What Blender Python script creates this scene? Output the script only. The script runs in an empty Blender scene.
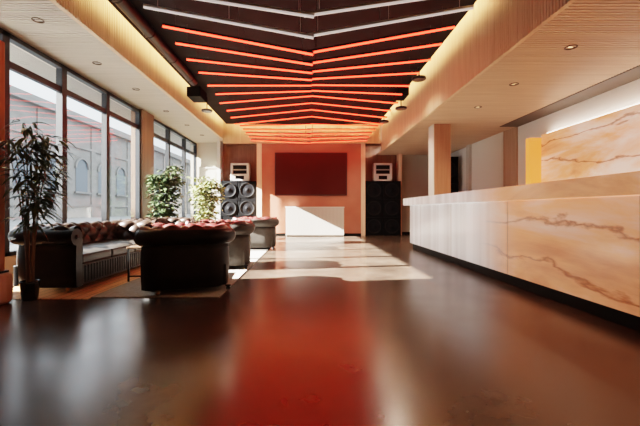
import bpy, bmesh, math, random
from mathutils import Vector, Matrix
random.seed(7)
PI = math.pi
C = bpy.context.scene.collection
sc = bpy.context.scene

# ------------------------------------------------------------------ mesh builder
class MB:
    def __init__(s):
        s.bm = bmesh.new()
    def box(s, x0, x1, y0, y1, z0, z1, rot=None, piv=None):
        vs = [s.bm.verts.new((x, y, z)) for x in (x0, x1) for y in (y0, y1) for z in (z0, z1)]
        for f in ((0,1,3,2),(4,6,7,5),(0,4,5,1),(2,3,7,6),(0,2,6,4),(1,5,7,3)):
            s.bm.faces.new([vs[i] for i in f])
        if rot:
            m = Matrix.Rotation(rot[1], 3, rot[0]); p = Vector(piv or ((x0+x1)/2,(y0+y1)/2,(z0+z1)/2))
            for v in vs: v.co = m @ (v.co - p) + p
        return s
    def bbox(s, x0, x1, y0, y1, z0, z1, r=0.01, seg=2):
        b = bmesh.new()
        vs = [b.verts.new((x, y, z)) for x in (x0, x1) for y in (y0, y1) for z in (z0, z1)]
        for f in ((0,1,3,2),(4,6,7,5),(0,4,5,1),(2,3,7,6),(0,2,6,4),(1,5,7,3)):
            b.faces.new([vs[i] for i in f])
        bmesh.ops.bevel(b, geom=list(b.edges), offset=r, segments=seg, affect='EDGES', profile=0.5)
        me = bpy.data.meshes.new('tmp'); b.to_mesh(me); b.free()
        s.bm.from_mesh(me); bpy.data.meshes.remove(me)
        return s
    def grid(s, rows, closed_u=False, closed_v=False, smooth=True):
        R = [[s.bm.verts.new(p) for p in r] for r in rows]
        n, m = len(R), len(R[0])
        for i in range(n if closed_u else n-1):
            for j in range(m if closed_v else m-1):
                f = s.bm.faces.new((R[i][j], R[(i+1)%n][j], R[(i+1)%n][(j+1)%m], R[i][(j+1)%m]))
                f.smooth = smooth
        return R
    def face(s, pts, smooth=False):
        f = s.bm.faces.new([s.bm.verts.new(p) for p in pts]); f.smooth = smooth
        return s
    def tube(s, pts, rad, n=8, cap=True):
        pts = [Vector(p) for p in pts]
        rows = []
        up = None
        for i, p in enumerate(pts):
            d = (pts[min(i+1, len(pts)-1)] - pts[max(i-1, 0)]).normalized()
            if up is None:
                up = Vector((0,0,1)) if abs(d.z) < .9 else Vector((1,0,0))
            a = d.cross(up).normalized(); b = a.cross(d).normalized(); up = b
            r = rad[i] if isinstance(rad, (list, tuple)) else rad
            rows.append([p + (a*math.cos(t) + b*math.sin(t))*r for t in [2*PI*k/n for k in range(n)]])
        R = s.grid(rows, closed_v=True)
        if cap:
            s.bm.faces.new(R[0]); s.bm.faces.new(R[-1][::-1])
        return s
    def lathe(s, prof, c=(0,0,0), n=24, axis='Z'):
        rows = []
        for r, h in prof:
            row = []
            for k in range(n):
                t = 2*PI*k/n
                p = (r*math.cos(t), r*math.sin(t), h)
                if axis == 'Y': p = (p[0], p[2], p[1])
                if axis == 'X': p = (p[2], p[0], p[1])
                row.append((p[0]+c[0], p[1]+c[1], p[2]+c[2]))
            rows.append(row)
        s.grid(rows, closed_v=True)
        return s
    def build(s, name, m, parent=None, weld=False):
        if weld: bmesh.ops.remove_doubles(s.bm, verts=s.bm.verts, dist=1e-5)
        bmesh.ops.recalc_face_normals(s.bm, faces=s.bm.faces)
        me = bpy.data.meshes.new(name); s.bm.to_mesh(me); s.bm.free()
        me.materials.append(m)
        o = bpy.data.objects.new(name, me); C.objects.link(o)
        if parent: o.parent = parent
        return o

def tag(o, label=None, cat=None, group=None, kind=None):
    if label: o['label'] = label
    if cat: o['category'] = cat
    if group: o['group'] = group
    if kind: o['kind'] = kind
    return o
def empty(name, loc=(0,0,0), rz=0, **k):
    o = bpy.data.objects.new(name, None); C.objects.link(o)
    o.empty_display_size = .1
    o.location = loc; o.rotation_euler = (0, 0, rz)
    return tag(o, **k)
def struct(o): o['kind'] = 'structure'; return o
def copy_tree(o, parent=None):
    kids = list(o.children)
    c = o.copy(); C.objects.link(c)
    if parent: c.parent = parent
    for ch in kids: copy_tree(ch, c)
    return c

# ------------------------------------------------------------------ materials
def mat(name, col=(.5,.5,.5), rough=.5, metal=0, spec=.5, emit=None, es=0, coat=0):
    m = bpy.data.materials.new(name); m.use_nodes = True
    b = m.node_tree.nodes['Principled BSDF']
    b.inputs['Base Color'].default_value = (*col, 1)
    b.inputs['Roughness'].default_value = rough
    b.inputs['Metallic'].default_value = metal
    b.inputs['Specular IOR Level'].default_value = spec
    b.inputs['Coat Weight'].default_value = coat
    if emit:
        b.inputs['Emission Color'].default_value = (*emit, 1); b.inputs['Emission Strength'].default_value = es
    return m
def N(m, t, **k):
    n = m.node_tree.nodes.new(t)
    for a, v in k.items():
        if a in n.inputs: n.inputs[a].default_value = v
        else: setattr(n, a, v)
    return n
def L(m, a, b): m.node_tree.links.new(a, b)
def ramp(m, stops):
    r = N(m, 'ShaderNodeValToRGB'); e = r.color_ramp.elements
    while len(e) < len(stops): e.new(.5)
    for i, (p, c) in enumerate(stops):
        e[i].position = p; e[i].color = (*c, 1) if len(c) == 3 else c
    return r
def coords(m, scale=(1,1,1), rot=(0,0,0)):
    t = N(m, 'ShaderNodeTexCoord'); mp = N(m, 'ShaderNodeMapping')
    mp.inputs['Scale'].default_value = scale; mp.inputs['Rotation'].default_value = rot
    L(m, t.outputs['Object'], mp.inputs['Vector'])
    return mp.outputs['Vector']
def noisy(name, c1, c2, scale=(3,3,3), rough=.5, detail=4, bump=0, nscale=1, spec=.5, coat=0, dist=0, r2=None):
    m = mat(name, c1, rough, spec=spec, coat=coat)
    b = m.node_tree.nodes['Principled BSDF']
    v = coords(m, scale)
    n = N(m, 'ShaderNodeTexNoise', Scale=nscale, Detail=detail, Distortion=dist); L(m, v, n.inputs['Vector'])
    r = ramp(m, [(.3, c1), (.7, c2)]); L(m, n.outputs['Fac'], r.inputs['Fac'])
    L(m, r.outputs['Color'], b.inputs['Base Color'])
    if r2 is not None:
        mr = N(m, 'ShaderNodeMapRange'); mr.inputs['To Min'].default_value = rough; mr.inputs['To Max'].default_value = r2
        mr.inputs['From Min'].default_value = .3; mr.inputs['From Max'].default_value = .7
        L(m, n.outputs['Fac'], mr.inputs['Value']); L(m, mr.outputs['Result'], b.inputs['Roughness'])
    if bump:
        bp = N(m, 'ShaderNodeBump', Strength=bump, Distance=.02)
        L(m, n.outputs['Fac'], bp.inputs['Height']); L(m, bp.outputs['Normal'], b.inputs['Normal'])
    return m
def wood(name, c1, c2, axis='Z', rough=.45, s=1.0):
    sc_ = {'Z': (14,14,.8), 'Y': (14,.8,14), 'X': (.8,14,14)}[axis]
    return noisy(name, c1, c2, tuple(q*s for q in sc_), rough, detail=5, dist=.6)

MATS = {}
oak_v = wood('oak upright slats', (.62,.44,.28), (.76,.57,.38), 'Z')
oak_x = wood('oak cross slats', (.62,.445,.31), (.74,.555,.40), 'X')
oak_back = mat('oak backing', (.42,.30,.19), .6)
wood_red = wood('reddish timber', (.36,.15,.075), (.50,.23,.12), 'Z')
wood_col = wood('orange timber column', (.27,.115,.062), (.35,.165,.095), 'Z')
wood_trim = wood('pale timber trim', (.72,.50,.34), (.80,.60,.44), 'Z')
recess_wood = wood('dark brown panel', (.16,.060,.030), (.23,.09,.05), 'Z')
base_dark = mat('dark plinth', (.006,.006,.006), .6, spec=.15)
plaster = noisy('coral plaster', (.38,.120,.075), (.45,.16,.105), (1.5,1.5,1.5), .55)
cream = noisy('cream paint', (.44,.39,.32), (.48,.43,.36), (1,1,1), .6)
white_gloss = mat('glossy white panel', (.60,.59,.56), .22)
white_paint = mat('white paint', (.60,.58,.54), .4)
black_ceil = noisy('black ceiling', (.007,.0065,.0065), (.012,.011,.011), (2,2,2), .8, spec=.2)
black_metal = mat('black metal', (.015,.015,.016), .4, .6)
black_frame = mat('dark grey aluminium', (.02,.022,.026), .4, .3)
alu = mat('white aluminium profile', (.55,.53,.50), .4, .3)
led_red = mat('red light strip', (.8,.1,.05), .5, emit=(1,.032,.014), es=5)
led_fill = mat('added red fill strip', (.8,.05,.02), .5, emit=(1,.03,.022), es=6)  # added emitter, reddens the ceiling and floor
led_off = mat('unlit diffuser with added glow', (.75,.72,.70), .4, emit=(1,.9,.85), es=.25)  # strip is off; a faint glow is put into its diffuser
cove_led = mat('warm cove strip', (1,.8,.5), .5, emit=(1,.63,.29), es=70)
bulb = mat('warm lamp disc', (1,.8,.5), .5, emit=(1,.66,.32), es=1.6)
bulb_off = mat('dim lamp disc', (.06,.045,.03), .3)
bronze = mat('bronze rim', (.10,.055,.025), .35, .7)
screen_m = noisy('dark maroon screen', (.060,.012,.010), (.07,.014,.012), (1,1,1), .85, spec=.1)
speaker_m = noisy('black speaker paint', (.004,.004,.005), (.006,.006,.007), (40,40,40), .65, spec=.08)
cone_m = mat('speaker cone', (.007,.007,.009), .75, spec=.1)
timber_floor = None
pot_m = mat('black glazed pot', (.012,.012,.013), .2)
soil_m = mat('soil', (.03,.02,.012), .9)
stem_m = mat('woody stem', (.14,.09,.05), .7)
wheel_m = mat('brass castor', (.32,.2,.09), .3, .9)

def leaf_mat(n, c1, c2):
    m = noisy(n, c1, c2, (6,6,6), .4)
    b = m.node_tree.nodes['Principled BSDF']
    b.inputs['Transmission Weight'].default_value = 0
    return m
leaf_dark = leaf_mat('dark bamboo leaf', (.035,.06,.025), (.10,.13,.05))
leaf_mid = leaf_mat('mid green leaf', (.03,.055,.022), (.085,.11,.045))
leaf_pale = leaf_mat('pale yellow green leaf', (.15,.18,.07), (.30,.30,.14))

def leather(name, c1, c2, rough=.3):
    return noisy(name, c1, c2, (5,5,5), rough, bump=.08, nscale=2, r2=rough+.12, spec=.3)
leather_out = leather('black brown leather', (.008,.0065,.006), (.014,.010,.0085), .34)
leather_in = leather('dark leather lining', (.026,.016,.013), (.05,.028,.02), .26)
leather_ox = leather('oxblood leather lining', (.075,.006,.006), (.13,.010,.009), .34)
leather_ox.node_tree.nodes['Principled BSDF'].inputs['Specular IOR Level'].default_value = 1.0
leather_ox.node_tree.nodes['Principled BSDF'].inputs['Coat Weight'].default_value = .6
leather_ox.node_tree.nodes['Principled BSDF'].inputs['Coat Roughness'].default_value = .3
leather_lit = leather('lit grey brown leather', (.04,.033,.028), (.062,.052,.044), .5)  # lighter copy of the black leather; light on the farther chairs painted in
leather_seat = leather('seat leather', (.022,.018,.015), (.034,.027,.022), .32)

# polished floor
def floor_material():
    m = mat('polished brown concrete', (.05,.03,.02), .2, spec=.85)
    b = m.node_tree.nodes['Principled BSDF']
    v = coords(m, (.6,.6,.6))
    n = N(m, 'ShaderNodeTexNoise', Scale=2.2, Detail=5, Roughness=.6); L(m, v, n.inputs['Vector'])
    r = ramp(m, [(.25,(.030,.018,.013)), (.5,(.064,.042,.031)), (.75,(.115,.080,.060))])
    L(m, n.outputs['Fac'], r.inputs['Fac']); L(m, r.outputs['Color'], b.inputs['Base Color'])
    n2 = N(m, 'ShaderNodeTexNoise', Scale=4, Detail=3, Roughness=.5); L(m, v, n2.inputs['Vector'])
    mr = N(m, 'ShaderNodeMapRange'); mr.inputs['From Min'].default_value=.3; mr.inputs['From Max'].default_value=.7
    mr.inputs['To Min'].default_value=.20; mr.inputs['To Max'].default_value=.25
    L(m, n2.outputs['Fac'], mr.inputs['Value']); L(m, mr.outputs['Result'], b.inputs['Roughness'])
    return m
floor_m = floor_material()

def onyx(name, lit_white_from=None, es=.3):
    """honey onyx slab: clouded peach ground, long brown veins along the slab; far end whitened for the light bounced onto it"""
    m = mat(name, (.8,.5,.3), .18, spec=.5)
    b = m.node_tree.nodes['Principled BSDF']
    v = coords(m, (1,.42,1.5))
    n = N(m, 'ShaderNodeTexNoise', Scale=1.1, Detail=7, Roughness=.6, Distortion=.7); L(m, v, n.inputs['Vector'])
    r = ramp(m, [(.30,(.60,.20,.085)), (.43,(.82,.34,.16)), (.52,(.83,.45,.30)), (.66,(.85,.62,.52))])
    L(m, n.outputs['Fac'], r.inputs['Fac'])
    v2 = coords(m, (1,.30,1))
    n2 = N(m, 'ShaderNodeTexNoise', Scale=1.3, Detail=6, Roughness=.55, Distortion=.3); L(m, v2, n2.inputs['Vector'])
    t0 = N(m, 'ShaderNodeTexCoord'); s0 = N(m, 'ShaderNodeSeparateXYZ'); L(m, t0.outputs['Object'], s0.inputs[0])
    a = N(m, 'ShaderNodeMath', operation='MULTIPLY_ADD'); a.inputs[1].default_value = 2.6; L(m, n2.outputs['Fac'], a.inputs[0])
    zz = N(m, 'ShaderNodeMath', operation='MULTIPLY'); zz.inputs[1].default_value = 2.0; L(m, s0.outputs['Z'], zz.inputs[0]); L(m, zz.outputs[0], a.inputs[2])
    ab = N(m, 'ShaderNodeMath', operation='PINGPONG'); ab.inputs[1].default_value = .5; L(m, a.outputs[0], ab.inputs[0])
    vr = ramp(m, [(0,(.30,.17,.12)), (.018,(.58,.38,.28)), (.06,(1,1,1))]); L(m, ab.outputs[0], vr.inputs['Fac'])
    mx = N(m, 'ShaderNodeMix', data_type='RGBA', blend_type='MULTIPLY'); mx.inputs['Factor'].default_value = .8
    L(m, r.outputs['Color'], mx.inputs['A']); L(m, vr.outputs['Color'], mx.inputs['B'])
    out = mx.outputs['Result']
    if lit_white_from:  # bounced daylight and its streaked sheen painted into the far slabs
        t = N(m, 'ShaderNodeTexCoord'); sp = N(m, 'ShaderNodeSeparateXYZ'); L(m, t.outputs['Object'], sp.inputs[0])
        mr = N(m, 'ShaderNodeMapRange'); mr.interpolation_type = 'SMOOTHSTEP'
        mr.inputs['From Min'].default_value = lit_white_from[0]; mr.inputs['From Max'].default_value = lit_white_from[1]
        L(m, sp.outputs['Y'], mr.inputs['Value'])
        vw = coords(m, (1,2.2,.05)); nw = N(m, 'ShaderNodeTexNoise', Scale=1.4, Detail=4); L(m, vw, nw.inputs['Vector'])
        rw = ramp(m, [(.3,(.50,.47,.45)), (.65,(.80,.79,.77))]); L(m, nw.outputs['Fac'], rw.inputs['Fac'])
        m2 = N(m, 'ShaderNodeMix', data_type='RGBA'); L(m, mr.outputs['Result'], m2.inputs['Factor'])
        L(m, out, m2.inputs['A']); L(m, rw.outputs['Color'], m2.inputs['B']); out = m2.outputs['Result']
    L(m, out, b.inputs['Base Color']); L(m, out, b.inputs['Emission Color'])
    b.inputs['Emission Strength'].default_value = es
    return m
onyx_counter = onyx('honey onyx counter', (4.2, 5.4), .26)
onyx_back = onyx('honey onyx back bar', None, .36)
onyx_lit = mat('backlit amber onyx', (.8,.38,.12), .3, emit=(1,.27,.05), es=.5)

def glass_material():
    m = bpy.data.materials.new('clear glazing'); m.use_nodes = True
    nt = m.node_tree; nt.nodes.clear()
    o = N(m, 'ShaderNodeOutputMaterial'); mx = N(m, 'ShaderNodeMixShader')
    tr = N(m, 'ShaderNodeBsdfTransparent'); tr.inputs[0].default_value = (.95,.97,.98,1)
    gl = N(m, 'ShaderNodeBsdfGlossy'); gl.inputs['Roughness'].default_value = .02
    lw = N(m, 'ShaderNodeLayerWeight'); lw.inputs['Blend'].default_value = .5
    pw = N(m, 'ShaderNodeMath', operation='POWER'); pw.inputs[1].default_value = 5; L(m, lw.outputs['Facing'], pw.inputs[0])
    ma = N(m, 'ShaderNodeMath', operation='MULTIPLY_ADD'); ma.inputs[1].default_value = .8; ma.inputs[2].default_value = .035; L(m, pw.outputs[0], ma.inputs[0])
    L(m, ma.outputs[0], mx.inputs[0]); L(m, tr.outputs[0], mx.inputs[1]); L(m, gl.outputs[0], mx.inputs[2]); L(m, mx.outputs[0], o.inputs[0])
    return m
glass = glass_material()

# ------------------------------------------------------------------ room dimensions
XW = -4.40      # glazing plane on the left
XR = 5.33       # wall behind the bar
YB = 13.80      # back wall (recesses)
YC = 13.10      # projecting coral wall
YF = -2.6       # wall behind the viewer
ZL = 3.56       # left soffit
ZR = 3.08       # right soffit
ZC = 4.02       # black raft
XFL, XFR = -3.17, 2.65

f = MB(); f.box(XW-.2, XR+.2, YF-.2, YB+.3, -.12, 0); struct(f.build('floor', floor_m))
# timber strip under the window seating
def parquet():
    m = mat('honey timber boards', (.5,.25,.1), .35)
    b = m.node_tree.nodes['Principled BSDF']
    t = N(m, 'ShaderNodeTexCoord'); mp = N(m, 'ShaderNodeMapping'); mp.inputs['Rotation'].default_value = (0,0,PI/2)
    L(m, t.outputs['Object'], mp.inputs['Vector'])
    br = N(m, 'ShaderNodeTexBrick', Scale=1); br.inputs['Brick Width'].default_value = 1.1; br.inputs['Row Height'].default_value=.11
    br.inputs['Mortar Size'].default_value = .004; br.inputs['Bias'].default_value = -.1
    br.inputs['Color1'].default_value=(.86,.44,.19,1); br.inputs['Color2'].default_value=(.74,.36,.15,1); br.inputs['Mortar'].default_value=(.06,.03,.02,1)
    L(m, mp.outputs['Vector'], br.inputs['Vector']); L(m, br.outputs['Color'], b.inputs['Base Color'])
    return m
f = MB(); f.box(XW, -2.36, 3.78, YB-.02, 0, .006); struct(f.build('floor_timber', parquet()))

# walls
w = MB(); w.box(XW-.22, XW-.02, YF, 3.86, 0, ZL+1.2); w.box(XW-.22, XW-.02, 3.86, YB, ZL-.04, ZL+1.2); w.box(XW-.22, XW+.02, 3.86, YB, 0, .28)
struct(w.build('wall_left', cream))
w = MB(); w.box(XR, XR+.2, YF, YB, 0, ZR+1.6); struct(w.build('wall_right', mat('bright white paint', (.82,.80,.77), .3)))
w = MB(); w.box(XW-.2, XR+.2, YF-.2, YF, 0, 4.8); struct(w.build('wall_front', cream))
w = MB(); w.box(XW-.2, -3.4, YB, YB+.2, 0, 4.8); w.box(3.46, XR, YB, YB+.2, 0, 4.8); struct(w.build('wall_back', cream))
w = MB(); w.box(-3.4, -1.85, YB, YB+.2, 0, 4.8); w.box(1.95, 3.46, YB, YB+.2, 0, 4.8); struct(w.build('wall_back_recess', recess_wood))
w = MB(); w.box(-1.80, 1.98, YC, YB, 0, 3.46); struct(w.build('wall_back_centre', plaster))
for i, (a, b_) in enumerate(((-1.92,-1.74),(1.92,2.07))):
    t = MB(); t.box(a, b_, YC-.05, YB, 0, 3.46); struct(t.build('trim_%d' % (i+1), wood_trim))
t = MB(); t.box(3.40, 3.52, YB-.35, YB, 0, ZR); struct(t.build('trim_3', wood_trim))
t = MB(); t.box(-3.46, -3.34, YB-.45, YB, 0, ZL); struct(t.build('trim_4', white_paint))
t = MB(); t.box(-1.74, 1.92, YC-.025, YC, 0, .09); struct(t.build('baseboard_back', base_dark))
t = MB(); t.box(3.52, XR, YB-.02, YB, 0, .10); struct(t.build('baseboard_right', base_dark))
# nib wall beyond the back bar, glossy panels beyond it
t = MB(); t.box(5.29, XR, 9.05, 9.66, 0, ZR); struct(t.build('trim_5', wood('taupe timber', (.36,.24,.17), (.46,.32,.24), 'Z')))
t = MB(); t.box(5.27, XR, 9.66, 11.50, 0, ZR); struct(t.build('trim_6', mat('gloss lacquer panel', (.80,.80,.77), .2)))
t = MB(); t.box(5.20, XR, 11.55, 11.75, 0, ZR); struct(t.build('trim_7', white_paint))
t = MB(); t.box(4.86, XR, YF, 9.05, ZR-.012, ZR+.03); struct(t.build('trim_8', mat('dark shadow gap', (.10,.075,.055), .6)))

# door on the pale back wall
d = MB(); d.box(-4.26, -4.20, YB-.05, YB, 0, 2.62); d.box(-3.54, -3.48, YB-.05, YB, 0, 2.62); d.box(-4.26, -3.48, YB-.05, YB, 2.56, 2.62)
dr = struct(d.build('door_1', mat('cream door frame', (.42,.39,.34), .4)))
d = MB(); d.box(-4.20, -3.54, YB-.035, YB, 0.01, 2.56); d.box(-4.10, -3.64, YB-.045, YB-.03, .2, 1.1); d.box(-4.10, -3.64, YB-.045, YB-.03, 1.3, 2.45); d.build('door_leaf', mat('cream door paint', (.40,.37,.32), .35), dr)
d = MB(); d.tube([(-3.60,YB-.035,1.05),(-3.60,YB-.09,1.05),(-3.72,YB-.09,1.05)], .012); d.build('door_handle', black_metal, dr)

# ------------------------------------------------------------------ ceilings
c = MB(); c.box(-2.95, 2.46, YF, 12.66, ZC, ZC+.05); struct(c.build('ceiling', black_ceil))
c = MB(); c.box(XFL-.3, XFR+.3, YF, YB, 4.75, 4.8); struct(c.build('ceiling_upper', black_ceil))
def slat_ceiling(name, x0, x1, y0, y1, z, sm=None):
    c = MB(); c.box(x0, x1, y0, y1, z+.03, z+.06)
    y = y0
    while y < y1-.05:
        c.box(x0, x1, y, y+.031, z, z+.03); y += .055
    return struct(c.build(name, sm or oak_x))
slat_ceiling('ceiling_left', XW-.02, XFL, YF, YB, ZL, wood('daylit oak slats', (.50,.455,.385), (.60,.55,.47), 'X'))  # same oak as the right soffit, greyed to paint in cool daylight
slat_ceiling('ceiling_right', XFR, XR, YF, YB, ZR)
def fascia(name, x, side, y0, y1, z0, z1):
    c = MB(); c.box(min(x, x-side*.05), max(x, x-side*.05), y0, y1, z0-.01, z1)
    y = y0
    while y < y1-.05:
        c.box(min(x, x+side*.014), max(x, x+side*.026), y, y+.029, z0-.012, z1); y += .05
    return struct(c.build(name, oak_v))
fascia('trim_9', XFL, 1, YF, YB-.01, ZL, 4.75)
fascia('trim_10', XFR, -1, YF, 13.0, ZR, 4.75)
c = MB(); c.box(XFL+.02, XFR-.02, 13.02, 13.08, 3.40, 4.75)
x = XFL+.03
while x < XFR-.06:
    c.box(x, x+.032, 13.006, 13.02, 3.39, 4.75); x += .05
struct(c.build('trim_11', oak_v))
# lid over centre recesses so no light leaks
c = MB(); c.box(XFL, XFR+.9, 13.08, YB, 3.46, 3.50); struct(c.build('ceiling_back', recess_wood))

# cove light strips lying on the raft's edges
def cove(name, x0, x1, y0, y1, label):
    t = empty(name, ((x0+x1)/2, (y0+y1)/2, ZC+.05), label=label, cat='cove light', group='warm cove light strips')
    cx, cy = (x0+x1)/2, (y0+y1)/2
    m = MB(); m.box(x0-cx, x1-cx, y0-cy, y1-cy, 0, .015); m.build('channel', alu, t)
    m = MB(); m.box(x0-cx+.004, x1-cx-.004, y0-cy+.004, y1-cy-.004, .015, .03); m.build('diffuser', cove_led, t)
cove('cove_light', -2.95, -2.90, YF+.1, 12.6, 'warm cove light strip hidden along the left edge of the black ceiling')
cove('cove_light', 2.41, 2.46, YF+.1, 12.6, 'warm cove light strip hidden along the right edge of the black ceiling')
cove('cove_light', -2.8, 2.3, 12.60, 12.65, 'warm cove light strip hidden along the far edge of the black ceiling')

# ducts against the black ceiling
def duct(x, y0, y1, label, r=.09):
    m = MB(); m.tube([(x, y0, ZC-.11), (x, y1, ZC-.11)], r, 14)
    y = y0+.4
    while y < y1:
        m.lathe([(r+.012, -.02),(r+.012,.02)], (x, y, ZC-.11), 14, 'Y'); y += 1.0
    o = m.build('ventilation_duct', black_metal); tag(o, label, 'duct')
duct(-2.66, YF+.1, 8.2, 'black round ventilation duct under the left side of the dark ceiling')

# ------------------------------------------------------------------ windows
ys1 = [3.88, 5.10, 6.32, 7.69, 9.17]; ys2 = [9.84, 11.08, 12.50, 13.76]
wn = 0
for ys in (ys1, ys2):
    for i in range(len(ys)-1):
        wn += 1
        a, b_ = ys[i], ys[i+1]
        m = MB(); z0, z1 = .28, ZL-.04
        m.box(XW-.06, XW+.05, a, a+.062, z0, z1); m.box(XW-.06, XW+.05, b_-.062, b_, z0, z1)
        m.box(XW-.06, XW+.05, a, b_, z0, z0+.06); m.box(XW-.06, XW+.05, a, b_, z1-.07, z1)
        fr = struct(m.build('window_%d' % wn, black_frame))
        m = MB(); m.box(XW-.05, XW+.03, a+.045, b_-.045, 3.03, 3.13); m.build('transom', black_frame, fr)
        m = MB(); m.box(XW-.012, XW-.004, a+.045, b_-.045, z0+.06, 3.04); m.build('pane', glass, fr)
        m = MB(); m.box(XW-.012, XW-.004, a+.045, b_-.045, 3.12, z1-.07); m.build('pane', glass, fr)
t = MB(); t.box(XW-.2, XW+.10, 9.17, 9.84, 0, ZL); struct(t.build('trim_12', wood('brown pier timber', (.14,.075,.045), (.20,.11,.07), 'Z')))

# ------------------------------------------------------------------ freestanding posts and column
def post(name, x0, x1, y0, y1, z1, m, label, base=None):
    t = empty(name, ((x0+x1)/2, (y0+y1)/2, 0), label=label, cat='column')
    hx, hy = (x1-x0)/2, (y1-y0)/2
    b = MB(); b.bbox(-hx, hx, -hy, hy, base or 0, z1, .012, 2); b.build('shaft', m, t)
    return t, hx, hy
t, hx, hy = post('timber_post', -3.42, -3.095, 3.36, 3.62, 2.66, wood_red, 'reddish timber post at the left edge beside the bamboo plant', .33)
b = MB(); b.bbox(-hx-.05, hx+.06, -hy-.05, hy+.05, 0, .315, .05, 4); b.build('base', wood('pinkish timber', (.50,.25,.17), (.62,.34,.25), 'Z', .3), t)
b = MB(); b.box(-hx-.01, hx+.02, -hy-.02, hy+.02, .315, .335); b.build('collar', black_metal, t)
t, hx, hy = post('timber_column', 3.09, 3.50, 8.75, 9.16, ZR, wood_col, 'square orange timber column rising behind the far end of the bar')
b = MB(); b.box(-hx-.012, -hx+.002, -hy+.02, hy-.02, 0, ZR-.002); b.build('lit_side', white_paint, t)  # white sheet painting in the light on the column's left face

# ------------------------------------------------------------------ recessed downlights
def downlight(x, y, z, label, grp, power):
    bulb_ = bulb if power > 20 else bulb_off
    t = empty('downlight', (x, y, z), label=label, cat='downlight', group=grp)
    m = MB(); m.lathe([(.048,.012),(.066,.006),(.076,-.004),(.074,-.010),(.062,-.008),(.048,.012)], (0,0,0), 20); m.build('rim', bronze, t)
    m = MB(); m.lathe([(.062,-.006),(.052,.004),(.03,.008),(.03,.0085)], (0,0,0), 20); m.build('baffle', base_dark, t)
    m = MB(); m.lathe([(.031,.004),(.001,.004)], (0,0,-.003), 16); m.build('lamp', bulb_, t)
    if power:
        l = bpy.data.lights.new('downlight lamp', 'SPOT'); l.energy = power; l.color = (1,.74,.46)
        l.spot_size = 2.1; l.spot_blend = .8; l.shadow_soft_size = .04
        o = bpy.data.objects.new('downlight_lamp', l); C.objects.link(o); o.location = (x, y, z-.02)
ords = ['nearest','second nearest','third nearest','fourth nearest','fifth nearest','farthest']
for i, (px, py) in enumerate(((38,20),(97,63),(136,89),(166,111),(187,125),(202,135))):
    Y = 355*(ZL-.95)/(210-py); X = (px-309)/355*Y
    downlight(min(X, XFL-.25), min(Y, YB-.5), ZL, 'round recessed downlight in the left slatted soffit, %s to the viewer' % ords[i], 'left soffit downlights', 19)
ords = ['nearest','middle','farthest']
for i, (px, py) in enumerate(((571,47),(514,84),(478,107))):
    Y = 355*(ZR-.95)/(210-py); X = (px-309)/355*Y
    downlight(X, Y, ZR, 'round recessed downlight in the right slatted soffit over the bar, %s of three' % ords[i], 'right soffit downlights', 90)

# ------------------------------------------------------------------ chevron light strips
zE = 3.70
rows = []   # (left end px, left end py, apex py, lit)
rows += [(121,-12,17,0),(144,8,38,0)]
rows += [(163,27,54.5,1),(176,44,64.7,1),(187,60,73,1),(199,73,80,1),(208,86,85.5,1),(216,94.5,91,1),(220,103.5,96,1),(227,111,103,1),(231,118,109.7,1),(235,124.5,116.5,1)]
rows += [(240,126.5,124.5,1),(243,130,130,1),(246,133.5,134.5,1),(249,137,139,1),(251,140.5,143,1)]
on = ['first','second','third','fourth','fifth','sixth','seventh','eighth','ninth','tenth','eleventh','twelfth','thirteenth','fourteenth','fifteenth']
nr = 0
for i, (ex, ey, ay, lit) in enumerate(rows):
    Y = 355*(zE-.95)/(210-ey)
    if i >= 12: Y = [11.75,11.95,12.15,12.35,12.55][i-12]
    ze = .95 + (210-ey)/355*Y
    X = abs(ex-309)/355*Y
    za = min(.95 + (210-ay)/355*Y, ZC-.035)
    if lit:
        lab = 'glowing red chevron light strip, %s red one back from the viewer' % on[nr]; nr += 1; grp = 'red chevron light strips'
    else:
        lab = 'unlit white chevron light strip, %s from the viewer' % ('nearest' if i == 0 else 'just before the red ones'); grp = 'unlit white chevron light strips'
    t = empty('pendant_chevron_light', (0, Y, ze), label=lab, cat='light strip', group=grp)
    dz = za - ze
    for s in (-1, 1):
        yo = 0.012*s
        A = Vector((s*X, yo, 0)); B = Vector((-s*.06, yo, dz + (-.012 if s < 0 else .012)))
        d = (B-A).normalized(); up = Vector((0,1,0)).cross(d).normalized()
        if up.z < 0: up = -up
        wv = Vector((0,1,0))
        def bar(m, h0, h1, wd, ext=0):
            rws = []
            for P in (A - d*ext, B + d*ext):
                rws.append([P + up*h0 - wv*wd, P + up*h0 + wv*wd, P + up*h1 + wv*wd, P + up*h1 - wv*wd])
            R = m.grid(rws, closed_v=True, smooth=False); m.bm.faces.new(R[0][::-1]); m.bm.faces.new(R[1])
        arm = MB(); bar(arm, .016, .045, .018, .003)
        for q in (.08, .5, .92):
            P = A.lerp(B, q) + up*.04
            arm.tube([P, (P.x, P.y, max(ZC+.03-ze, P.z+.005))], .003, 6)
        arm_o = arm.build('arm', alu if not lit else black_metal, t)
        df = MB(); bar(df, -.008, .016, .011 if i < 12 else .007); df.build('diffuser', led_red if lit else led_off, arm_o)
        if lit:
            ul = MB(); bar(ul, .0445, .0458, .010); ul.build('fill_strip', led_fill, arm_o)  # added red fill on top of the arm, hidden from below

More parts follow.
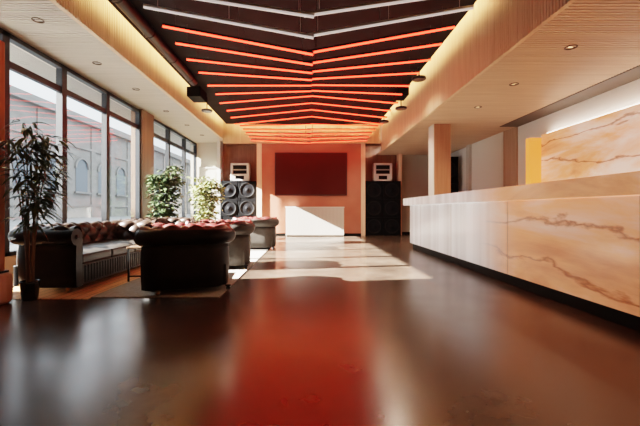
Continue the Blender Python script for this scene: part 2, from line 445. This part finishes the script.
# ------------------------------------------------------------------ black fixtures along the ceiling edges
def ceiling_box(x, y, label, w=.30, d=.5, h=.27):
    t = empty('ceiling_speaker', (x, y, ZC), label=label, cat='speaker', group='black boxes under the raft edge')
    m = MB(); m.bbox(-w/2, w/2, -d/2, d/2, -h-.03, -.03, .012); m.build('cabinet', speaker_m, t)
    m = MB(); m.box(-.04, .04, -.1, .1, -.035, 0); m.build('bracket', black_metal, t)
    m = MB(); m.box(-w/2+.02, w/2-.02, -d/2-.006, -d/2+.002, -h-.01, -.05); m.build('grille', cone_m, t)
ceiling_box(-2.84, 9.0, 'black box loudspeaker fixed under the left edge of the dark ceiling', .34, .55, .24)
ceiling_box(2.33, 9.0, 'black box loudspeaker fixed under the right edge of the dark ceiling', .28, .5, .20)
def paddle(x, y, z, label, r=.15):
    t = empty('stage_spotlight', (x, y, ZC), label=label, cat='lamp', group='black round lamps at the ceiling edges')
    m = MB(); m.lathe([(.001,.05),(r*.6,.05),(r,.028),(r,-.01),(r*.92,-.02),(.001,-.02)], (0,0,z-ZC), 24); m.build('head', black_metal, t)
    m = MB(); m.tube([(0,0,.03),(0,0,z-ZC+.05)], .016, 8); m.build('stem', black_metal, t)
    l = bpy.data.lights.new('added fill spot', 'SPOT'); l.energy = 150; l.color = (1,.82,.62); l.spot_size = 2.4; l.spot_blend = 1; l.shadow_soft_size = .1  # added fill light to lift the dim room, set inward from the head
    o = bpy.data.objects.new('added_fill_spot', l); C.objects.link(o); o.location = (x*.8, y, z-.06)
    m = MB(); m.lathe([(r*.8,-.022),(.001,-.022)], (0,0,z-ZC), 20); m.build('lens', mat('lamp lens', (.05,.05,.055), .1), t)
for px, py, X, lab in ((419,79,2.36,'black round lamp on a short stem, nearest on the right ceiling edge'),
                       (401,108.5,2.40,'black round lamp on a short stem, middle one on the right ceiling edge'),
                       (384,122,2.34,'black round lamp on a short stem, farthest on the right ceiling edge'),
                       (207,111,-2.80,'black round lamp on a short stem, alone on the left ceiling edge')):
    Y = abs(X)*355/abs(px-309); z = .95 + (210-py)/355*Y
    paddle(X, Y, min(z, ZC-.12), lab)

# ------------------------------------------------------------------ bar counter
t = empty('bar_counter', (2.8, 3.65, 0), label='long onyx-faced bar counter running along the right side', cat='bar counter')
def loc(m, name, mm, par):   # meshes are written in world coordinates, shifted under their thing
    o = m.build(name, mm, par); o.matrix_parent_inverse = Matrix.Translation(-Vector(par.location)); return o
ye = 8.85
m = MB(); m.box(2.58, 3.02, -1.8, ye-.03, 0, .135); loc(m, 'plinth', base_dark, t)
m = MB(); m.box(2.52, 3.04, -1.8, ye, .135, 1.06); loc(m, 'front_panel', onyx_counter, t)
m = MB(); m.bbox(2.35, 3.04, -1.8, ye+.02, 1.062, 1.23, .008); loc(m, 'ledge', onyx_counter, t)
joint_m = mat('panel joint', (.45,.33,.25), .5)
for y in (-.9,.9,2.7,4.5,6.3,8.0):
    m = MB(); m.box(2.517, 2.524, y, y+.004, .135, 1.06); loc(m, 'joint', joint_m, t)
# back bar
t = empty('back_bar', (5.2, 3, 0), label='tall onyx back bar wall behind the counter with amber backlit end panel', cat='back bar')
m = MB(); m.box(5.17, XR-.002, -1.8, 7.9, 0, 2.62); loc(m, 'stone_panel', onyx_back, t)
m = MB(); m.box(4.92, 5.17, 7.90, 8.06, 0, 2.56); loc(m, 'lit_end_panel', onyx_lit, t)
m = MB(); m.box(5.22, 5.25, -1.7, 7.8, 2.62, 2.64); loc(m, 'wall_fill_strip', mat('added wall fill strip', (1,.9,.8), .5, emit=(1,.90,.78), es=9), t)  # added glowing strip, hidden from below, brightens the white wall above
m = MB(); m.box(4.90, 5.16, -1.8, 7.88, .86, .92); loc(m, 'work_shelf', base_dark, t)

# ------------------------------------------------------------------ wall screen and ribbed cabinet
t = empty('wall_screen', (.07, YC, 2.27), label='large dark maroon screen mounted on the coral back wall', cat='screen')
m = MB(); m.bbox(-1.33, 1.33, -.07, -.0, -.79, .79, .01); m.build('casing', mat('maroon black casing', (.035,.008,.008), .4), t)
m = MB(); m.box(-1.29, 1.29, -.074, -.068, -.75, .75); m.build('display', screen_m, t)
t = empty('ribbed_cabinet', (.215, 12.93, 0), label='low white ribbed cabinet standing below the maroon screen', cat='cabinet')
m = MB(); m.box(-1.045, 1.045, -.15, .15, .03, 1.03); m.build('carcass', white_paint, t)
m = MB(); m.bbox(-1.06, 1.06, -.17, .155, 1.03, 1.065, .006); m.build('top', white_paint, t)
m = MB()
for k in range(42):
    x = -1.04 + k*.0497; m.box(x, x+.036, -.165, -.149, .05, 1.03)
m.build('ribbed_front', mat('warm white slats', (.52,.47,.42), .5), t)
m = MB(); m.box(-1.0, 1.0, -.11, .13, 0, .03); m.build('plinth', base_dark, t)

# ------------------------------------------------------------------ loudspeakers
def make_speaker(w, h, d, one_cone=True):
    t = empty('loudspeaker', (0,0,0))
    m = MB(); m.bbox(-w/2, w/2, -d/2, d/2, 0, h, .012); m.build('cabinet', speaker_m, t)
    R = min(w, h)*.40
    m = MB(); m.lathe([(R*1.06,-.012),(R*1.0,-.02),(R*.93,-.012),(R*.86,-.006)], (0,-d/2,h/2), 28, 'Y'); ring = m.build('surround', mat('rubber surround', (.010,.010,.011), .55, spec=.12), t) if 'surround' not in MATS else m.build('surround', MATS['surround'], t)
    MATS['surround'] = ring.data.materials[0]
    m = MB(); m.lathe([(R*.86,-.006),(R*.3,-.0015),(R*.28,-.004),(R*.18,-.022),(.001,-.03)], (0,-d/2,h/2), 28, 'Y'); m.build('cone', cone_m, t)
    for sx in (-1,1):
        for sz in (0,1):
            x = sx*(w/2-.03); z = .03 if sz == 0 else h-.03
            m = MB(); m.box(x-.03, x+.03, -d/2-.006, -d/2+.03, z-.03, z+.03); m.build('corner_guard', speaker_m, t)
    return t
rn = ['bottom','middle','top']; cn = ['left','right']
proto = None
def place_speaker(x, y, z, label, grp):
    global proto
    if proto is None: o = proto = make_speaker(.66, .675, .5)
    else: o = copy_tree(proto)
    o.location = (x, y, z); tag(o, label, 'speaker', grp)
for side, xs in (('left', (-2.99, -2.31)), ('right', (2.43, 3.10))):
    for ci, x in enumerate(xs):
        for r in range(3):
            place_speaker(x, YB-.29, r*.678, 'black square loudspeaker, %s row and %s column of the %s stack by the back wall' % (rn[r], cn[ci], side), '%s loudspeaker stack' % side)
big = make_speaker(.70, .93, .5)
for r in range(3):
    o = big if r == 0 else copy_tree(big)
    o.location = (4.83, 12.55, r*.935); tag(o, 'tall black loudspeaker, %s of the stack seen between column and white panel' % ('bottom' if r == 0 else 'middle' if r == 1 else 'topmost'), 'speaker', 'loudspeakers behind the timber column')
# white retro horn cabinets on the stacks
def white_box(x, label):
    t = empty('white_speaker', (x, YB-.30, 2.036), label=label, cat='speaker', group='white framed speakers on the stacks')
    w, h, d = .70, .68, .36
    m = MB()
    m.bbox(-w/2, w/2, -d/2, d/2, 0, .07, .02); m.bbox(-w/2, w/2, -d/2, d/2, h-.08, h, .02)
    m.bbox(-w/2, -w/2+.09, -d/2, d/2, 0, h, .02); m.bbox(w/2-.09, w/2, -d/2, d/2, 0, h, .02)
    m.build('frame', white_gloss, t)
    m = MB(); m.box(-w/2+.05, w/2-.05, -d/2+.05, d/2-.01, .04, h-.04); m.build('grille', base_dark, t)
    m = MB(); m.bbox(-w/2+.07, w/2-.07, -d/2+.01, -d/2+.06, h*.60, h*.66, .01); m.build('crossbar', mat('grey bar', (.30,.27,.25), .4), t)
    m = MB(); m.bbox(-w/2+.07, w/2-.07, -d/2+.0, -d/2+.06, h*.30, h*.40, .01)
    for sx in (-1,1): m.bbox(min(sx*(w/2-.19),sx*(w/2-.07)), max(sx*(w/2-.19),sx*(w/2-.07)), -d/2, -d/2+.06, .05, h*.33, .015)
    m.build('lower_bezel', white_gloss, t)
white_box(-2.60, 'white framed speaker with dark slots on top of the left black stack')
white_box(2.78, 'white framed speaker with dark slots on top of the right black stack')

# ------------------------------------------------------------------ chesterfield seating
def chesterfield(name, W, D, ncush, lining, pitch=.16, leather_out=leather_out, turn=0):
    """front faces -Y; the tufted shell is swept round a U path"""
    t = empty(name, (0,0,0))
    ax = W/2-.165; yb = D/2-.165; yf = -D/2+.03; cr = min(.2, ax*.55)
    path = []   # (x, y, nx, ny) outward normal
    fr = .17; ys = yf + (fr*math.sin(turn) if turn else 0); na = 8 if turn else 0
    fronts = [(-ax+fr*(1-math.cos(turn*(1-k/na))), ys-fr*math.sin(turn*(1-k/na)), -math.cos(turn*(1-k/na)), -math.sin(turn*(1-k/na))) for k in range(na)]
    path += fronts
    n1 = max(8, int((yb-cr-ys)/.02))
    for k in range(n1): path.append((-ax, ys+(yb-cr-ys)*k/n1, -1, 0))
    nc = 14
    for k in range(nc):
        a = PI - PI/2*k/nc; path.append((-ax+cr+cr*math.cos(a), yb-cr+cr*math.sin(a), math.cos(a), math.sin(a)))
    n2 = max(8, int((2*ax-2*cr)/.02))
    for k in range(n2): path.append((-ax+cr+(2*ax-2*cr)*k/n2, yb, 0, 1))
    for k in range(nc):
        a = PI/2 - PI/2*k/nc; path.append((ax-cr+cr*math.cos(a), yb-cr+cr*math.sin(a), math.cos(a), math.sin(a)))
    for k in range(n1+1): path.append((ax, yb-cr-(yb-cr-ys)*k/n1, 1, 0))
    path += [(-x, y, -nx, ny) for x, y, nx, ny in fronts[::-1]]
    S = [0]
    for k in range(1, len(path)): S.append(S[-1]+math.hypot(path[k][0]-path[k-1][0], path[k][1]-path[k-1][1]))
    rc, rz, rr = .065, .635, .095
    outer = [(.03,.055),(.055,.05),(.07,.06),(.078,.2),(.080,.35),(.076,.47),(.070,.525)]
    outer += [(rc+rr*math.cos(a), rz+rr*math.sin(a)) for a in (-1.75,-1.4,-1.05,-.8,-.5,-.2,.1,.4,.7,.95,1.15)]
    m = MB(); m.grid([[(x+nx*o, y+ny*o, z) for o, z in outer] for x, y, nx, ny in path]); m.build('outer_shell', leather_out, t)
    lin = [(rc+rr*math.cos(a), rz+rr*math.sin(a), 1) for a in [1.05+i*(PI-1.05)/16 for i in range(17)]]
    lin += [(rc-rr-.004*math.sin(i/14*PI) + .0*i, rz-.30*i/14, 1) for i in range(1, 15)]
    T = [0]
    for k in range(1, len(lin)): T.append(T[-1]+math.hypot(lin[k][0]-lin[k-1][0], lin[k][1]-lin[k-1][1]))
    nrm = []
    for k in range(len(lin)):
        a, b = lin[max(k-1,0)], lin[min(k+1,len(lin)-1)]
        dx, dz = b[0]-a[0], b[1]-a[1]; l = math.hypot(dx, dz) or 1; nrm.append((-dz/l*-1, dx/l*-1))
    rowsv = []
    nb = round(S[-1]/pitch)
    pS = S[-1]/nb
    for k, (x, y, nx, ny) in enumerate(path):
        r = []
        for j, (o, z, q) in enumerate(lin):
            u = S[k]/pS; v = T[j]/.125
            a = abs(math.sin(PI*(u+v)/1.0*.5*1.0)); b = abs(math.sin(PI*(u-v)*.5))
            puff = (a*b)**.6*.048
            if j <= 3: puff *= j/3
            no, nz = nrm[j]
            # outward-from-leather direction: away from the roll centre / towards the seat
            if j <= 16: no, nz = (o-rc)/rr, (z-rz)/rr
            else: no, nz = -1, 0
            r.append((x+nx*(o+no*puff), y+ny*(o+no*puff), z+nz*puff))
        rowsv.append(r)
    m = MB(); m.grid(rowsv); m.build('tufted_lining', lining, t)
    # arm fronts: scroll outline
    for s in (-1, 1):
        prof = [(.07,.055),(.078,.2),(.080,.35),(.074,.50)] + [(rc+rr*1.03*math.cos(a), rz+rr*1.03*math.sin(a)) for a in [-1.5+i*(PI+1.6)/16 for i in range(17)]] + [(-.035,.5),(-.04,.055)]
        m = MB(); px_, py_, nx, ny = path[0] if s < 0 else path[-1]
        tx, ty = (-abs(ny)*s, -abs(nx))
        P0 = [(px_+nx*o+tx*.022, py_+ny*o+ty*.022, z) for o, z in prof]; P1 = [(px_+nx*o-tx*.02, py_+ny*o-ty*.02, z) for o, z in prof]
        R = m.grid([P0, P1], closed_v=True, smooth=False); m.bm.faces.new(R[0]); m.bm.faces.new(R[1])
        m.lathe([(.001,-.012),(.02,-.010),(.028,0)], (px_+nx*rc+tx*.022, py_+ny*rc+ty*.022, rz), 12, 'Y')
        m.build('arm_front', leather_out, t)
    ix = ax+.02
    m = MB(); m.bbox(-ix, ix, -D/2+.035, yb+.02, .055, .30, .012)
    for k in range(int(2*ix/.06)): m.bbox(-ix+.02+k*.06, -ix+.05+k*.06, -D/2+.024, -D/2+.05, .08, .285, .008)
    m.build('front_rail', leather_out, t)
    cw = 2*(ax-.05)/ncush
    for k in range(ncush):
        x0 = -(ax-.05)+k*cw
        m = MB()
        x1 = x0+cw-.008; y0 = -D/2+.02; y1 = yb-.02
        nx_, ny_ = 16, 16
        rowsc = []
        for i in range(nx_+1):
            r = []
            for j in range(ny_+1):
                u = i/nx_*2-1; v = j/ny_*2-1
                r.append((x0+(x1-x0)*i/nx_, y0+(y1-y0)*j/ny_, .42+.035*(1-abs(u)**4)*(1-abs(v)**4)))
            rowsc.append(r)
        m.grid(rowsc)
        m.bbox(x0, x1, y0, y1, .30, .424, .028, 3); m.build('seat_cushion', leather_seat, t)
    for sx in (-1,1):
        for sy in (-1,1):
            cx, cy = sx*(W/2-.13), sy*(D/2-.13)
            m = MB(); m.lathe([(.001,.06),(.030,.06),(.034,.05),(.018,.038),(.024,.03),(.024,.015),(.016,.0),(.001,0)], (cx,cy,0), 14); m.build('leg', wheel_m if sy < 0 else base_dark, t)
    return t

s1 = chesterfield('chesterfield_sofa', 2.35, .92, 3, leather_in); s1.location = (-3.11, 5.14, .006); s1.rotation_euler.z = PI/2
tag(s1, 'long dark leather tufted sofa along the windows, its arm end nearest the bamboo plant', 'sofa', 'sofas along the windows')
s2 = copy_tree(s1); s2.location = (-3.30, 7.75, .006); tag(s2, 'dark leather tufted sofa along the windows farther back beside the ficus', 'sofa', 'sofas along the windows')
a1 = chesterfield('tub_armchair', .98, 1.02, 1, leather_ox, .13, turn=.9); a1.location = (-1.44, 4.37, .013); a1.rotation_euler.z = math.radians(-68)
tag(a1, 'black leather tub armchair with oxblood tufting, closest to the viewer', 'armchair', 'tub armchairs in a row')
a2 = chesterfield('tub_armchair', .98, 1.02, 1, leather_ox, .13, leather_lit, turn=.9); a2.location = (-1.42, 5.98, .013); a2.rotation_euler.z = math.radians(-84)
tag(a2, 'black leather tub armchair toned grey brown as lit, with oxblood tufting, middle of the row', 'armchair', 'tub armchairs in a row')
a3 = copy_tree(a2); a3.location = (-1.24, 8.72, .013); a3.rotation_euler.z = math.radians(-88)
tag(a3, 'black leather tub armchair toned grey brown as lit, with oxblood tufting, farthest of the row toward the coral wall', 'armchair', 'tub armchairs in a row')

# low side table
t = empty('side_table', (-2.20, 4.92, .012), .1, label='small low side table with thin black legs between sofa and nearest armchair', cat='table')
m = MB(); m.bbox(-.21, .21, -.27, .27, .43, .455, .006); m.build('table_top', wood('brown table top', (.09,.05,.03), (.14,.08,.05), 'Y', .2), t)
for sx in (-1,1):
    for sy in (-1,1):
        m = MB(); m.box(sx*.19-.011, sx*.19+.011, sy*.25-.011, sy*.25+.011, 0, .43); m.build('leg', black_metal, t)
for sy in (-1,1):
    m = MB(); m.box(-.18, .18, sy*.25-.008, sy*.25+.008, .06, .078); m.build('stretcher', black_metal, t)

# rug
rug_m = noisy('pale woven rug', (.27,.245,.215), (.36,.33,.30), (30,30,30), .9, bump=.2)
m = MB(); m.bbox(-2.36, -.97, 3.84, 9.6, 0, .012, .004); o = m.build('area_rug', rug_m); tag(o, 'pale woven rug under the row of tub armchairs', 'rug')

# ------------------------------------------------------------------ plants
def leaf(m, p, d, ln, wd, droop):
    d = Vector(d).normalized(); side = d.cross(Vector((0,0,1)))
    if side.length < .1: side = Vector((1,0,0))
    side = (Matrix.Rotation(random.uniform(-.7,.7), 3, d) @ side.normalized())
    n = 4; rowsl = []
    for i in range(n+1):
        t_ = i/n
        c = Vector(p) + d*ln*t_ + Vector((0,0,-droop*ln*t_*t_))
        w_ = wd*math.sin(PI*min(1, (t_*.9+.08)))**.8
        rowsl.append([c - side*w_, c + side*w_])
    m.grid(rowsl)
def plant(name, loc_, pot_r, pot_h, label, lm, stems, zrange, spread, ln, wd, count, droop, pot_z=0, keep=None):
    t = empty(name, (loc_[0], loc_[1], pot_z), label=label, cat='plant')
    m = MB(); m.lathe([(.001,0),(pot_r*.75,0),(pot_r*.8,.01),(pot_r,pot_h*.9),(pot_r*1.04,pot_h),(pot_r*.94,pot_h),(pot_r*.9,pot_h-.03)], (0,0,0), 24); pt = m.build('pot', pot_m, t)
    m = MB(); m.lathe([(pot_r*.92,pot_h-.03),(.001,pot_h-.02)], (0,0,0), 20); m.build('soil', soil_m, pt)
    fm, sm = MB(), MB()
    z0, z1 = zrange
    for k in range(stems):
        a = 2*PI*k/stems+random.uniform(-.3,.3); lean = spread*random.uniform(.25,.7)
        h = z1*random.uniform(.78,.98)
        pts = []
        for i in range(7):
            q = i/6; pts.append(Vector((math.cos(a)*(pot_r*.3+lean*q*q), math.sin(a)*(pot_r*.3+lean*q*q), pot_h-.03+(h-pot_h)*q)))
        sm.tube(pts, [.011*(1-.6*i/6) for i in range(7)], 6)
        for c_ in range(count//stems):
            q = random.random()**.8
            zt = z0 + (z1-z0)*q
            qq = max(0, min(1, (zt-pot_h)/(h-pot_h)))
            base = Vector((math.cos(a)*(pot_r*.3+lean*qq*qq), math.sin(a)*(pot_r*.3+lean*qq*qq), min(zt, h)))
            b_ = random.uniform(0, 2*PI); out = spread*random.uniform(.1,.75)*(math.sin(PI*(.15+.75*q))**.6)
            p = base + Vector((math.cos(b_)*out, math.sin(b_)*out, random.uniform(-.05,.08)))
            if keep and not keep(p): continue
            if c_ % 6 == 0: sm.tube([base, base.lerp(p,.5)+Vector((0,0,.02)), p], .004, 5)
            for e in range(2):
                b2 = b_+random.uniform(-1,1)
                tip = p + Vector((math.cos(b2), math.sin(b2), 0))*ln*1.25
                if keep and not (keep(p) and keep(tip)): continue
                leaf(fm, p, (math.cos(b2), math.sin(b2), random.uniform(-.5,.5)), ln*random.uniform(.7,1.2), wd*random.uniform(.7,1.2), droop)
    sm.build('stem', stem_m, t); fm.build('foliage', lm, t)
    return t
plant('potted_bamboo', (-2.96, 3.765), .09, .20, 'tall dark bamboo plant in a black pot beside the left timber post', leaf_dark, 7, (.72,1.86),   .23, .17, .013, 480, .5, keep=lambda p: p.x > -.10 and (p.z > .9 or p.y < .17))
plant('potted_ficus', (-3.80, 9.30), .2, .42, 'dense green ficus in a dark pot in front of the timber pier between windows', leaf_mid, 7, (.55,2.12), .42, .12, .032, 1100, .3, .006)
plant('potted_ficus', (-3.30, 11.35), .2, .42, 'pale yellow green ficus near the white door at the back', leaf_pale, 7, (.5,2.0), .50, .13, .034, 1000, .3, .006)

# ------------------------------------------------------------------ outside
stone = noisy('pale limestone', (.20,.187,.172), (.27,.255,.24), (.6,.6,1.5), .8)
stone_d = noisy('grey limestone', (.20,.19,.18), (.25,.24,.23), (.6,.6,1.5), .8)
pane_m = mat('dark street window', (.10,.12,.14), .08)
g = MB(); g.box(-60, XW-.22, -30, 110, -.25, -.12); struct(g.build('ground', noisy('asphalt', (.20,.20,.20), (.27,.27,.27), (1,1,1), .85)))
g = MB(); g.box(-8.2, XW-.22, -20, 100, -.12, -.02); struct(g.build('ground_pavement', noisy('paving', (.42,.41,.40), (.5,.49,.48), (2,2,2), .8)))
g = MB(); g.box(XW-1.12, XW-.22, -2, 16, ZL+.06, ZL+.26); g.box(XW-1.12,XW-1.06,-2,16,ZL+.02,ZL+.30); struct(g.build('trim_13', stone))  # canopy added to keep sun off the upper panes
FX = -32.0
t = empty('stone_building', (FX, 52, -.12), label='pale stone building with arched windows across the street', cat='building')
t.scale = (1.72, 1.72, 1.72)
m = MB(); m.box(-8, 0, -30, 70, 0, 8.4); 
for z in (.9, 5.6): m.box(-.1, .12, -30, 70, z, z+.18)
for k in range(34): m.box(-.1, .10, -30+k*3, -29.4+k*3, 0, 7.6)
m.build('wall', stone, t)
m = MB(); m.box(-.2, .45, -30, 70, 7.7, 8.0); m.box(-.2, .3, -30, 70, 8.0, 8.3); m.build('cornice', stone_d, t)
for k in range(32):
    y = -28.2 + k*3 + .0
    if y+30 < 14 or y+30 > 88: continue
    out = [(y-.75, 2.1), (y+.75, 2.1), (y+.75, 4.0)] + [(y+.75*math.cos(a), 4.0+.75*math.sin(a)) for a in [PI*i/12 for i in range(1,12)]] + [(y-.75, 4.0)]
    m = MB(); m.face([(.03, p[0], p[1]) for p in out]); wn_ = m.build('window', pane_m, t)
    m = MB(); ring = out[2:]; 
    m.grid([[(.02,p[0],p[1]),(.14,p[0],p[1]),(.14, y+(p[0]-y)*1.22, 4.0+(p[1]-4.0)*1.22),(.02, y+(p[0]-y)*1.22, 4.0+(p[1]-4.0)*1.22)] for p in ring], smooth=False); m.box(.02,.2,y-1,y+1,1.95,2.1); m.build('surround', stone_d, wn_)

# ------------------------------------------------------------------ light
w = bpy.data.worlds.new('World'); sc.world = w; w.use_nodes = True
bg = w.node_tree.nodes['Background']
tc = w.node_tree.nodes.new('ShaderNodeTexCoord'); sx = w.node_tree.nodes.new('ShaderNodeSeparateXYZ')
cr = w.node_tree.nodes.new('ShaderNodeValToRGB'); ce = cr.color_ramp.elements
ce[0].position = 0; ce[0].color = (.52,.56,.60,1); ce[1].position = .75; ce[1].color = (.86,.95,1,1)
w.node_tree.links.new(tc.outputs['Generated'], sx.inputs[0]); w.node_tree.links.new(sx.outputs['Z'], cr.inputs['Fac'])
w.node_tree.links.new(cr.outputs['Color'], bg.inputs['Color']); bg.inputs['Strength'].default_value = 2.2
sl = bpy.data.lights.new('sun', 'SUN'); sl.energy = 85; sl.angle = math.radians(.6); sl.color = (1,.94,.85)
so = bpy.data.objects.new('sun', sl); C.objects.link(so)
so.rotation_euler = Vector((6.25, 1.0, -3.08)).to_track_quat('-Z', 'Y').to_euler()

# ------------------------------------------------------------------ camera
cd = bpy.data.cameras.new('camera'); co = bpy.data.objects.new('camera', cd); C.objects.link(co)
co.location = (0, 0, .95); co.rotation_euler = (PI/2, 0, 0)
cd.sensor_width = 36; cd.lens = 355/640*36
cd.shift_x = 11/640; cd.shift_y = -3/640
cd.clip_start = .05; cd.clip_end = 500
sc.camera = co

sc.view_settings.view_transform = 'Filmic'
sc.view_settings.look = 'Medium High Contrast'
sc.view_settings.exposure = 1.1
sc.cycles.use_denoising = True
sc.cycles.max_bounces = 10; sc.cycles.diffuse_bounces = 6; sc.cycles.glossy_bounces = 5; sc.cycles.transparent_max_bounces = 12
sc.cycles.caustics_reflective = False; sc.cycles.caustics_refractive = False
sc.cycles.sample_clamp_indirect = 6
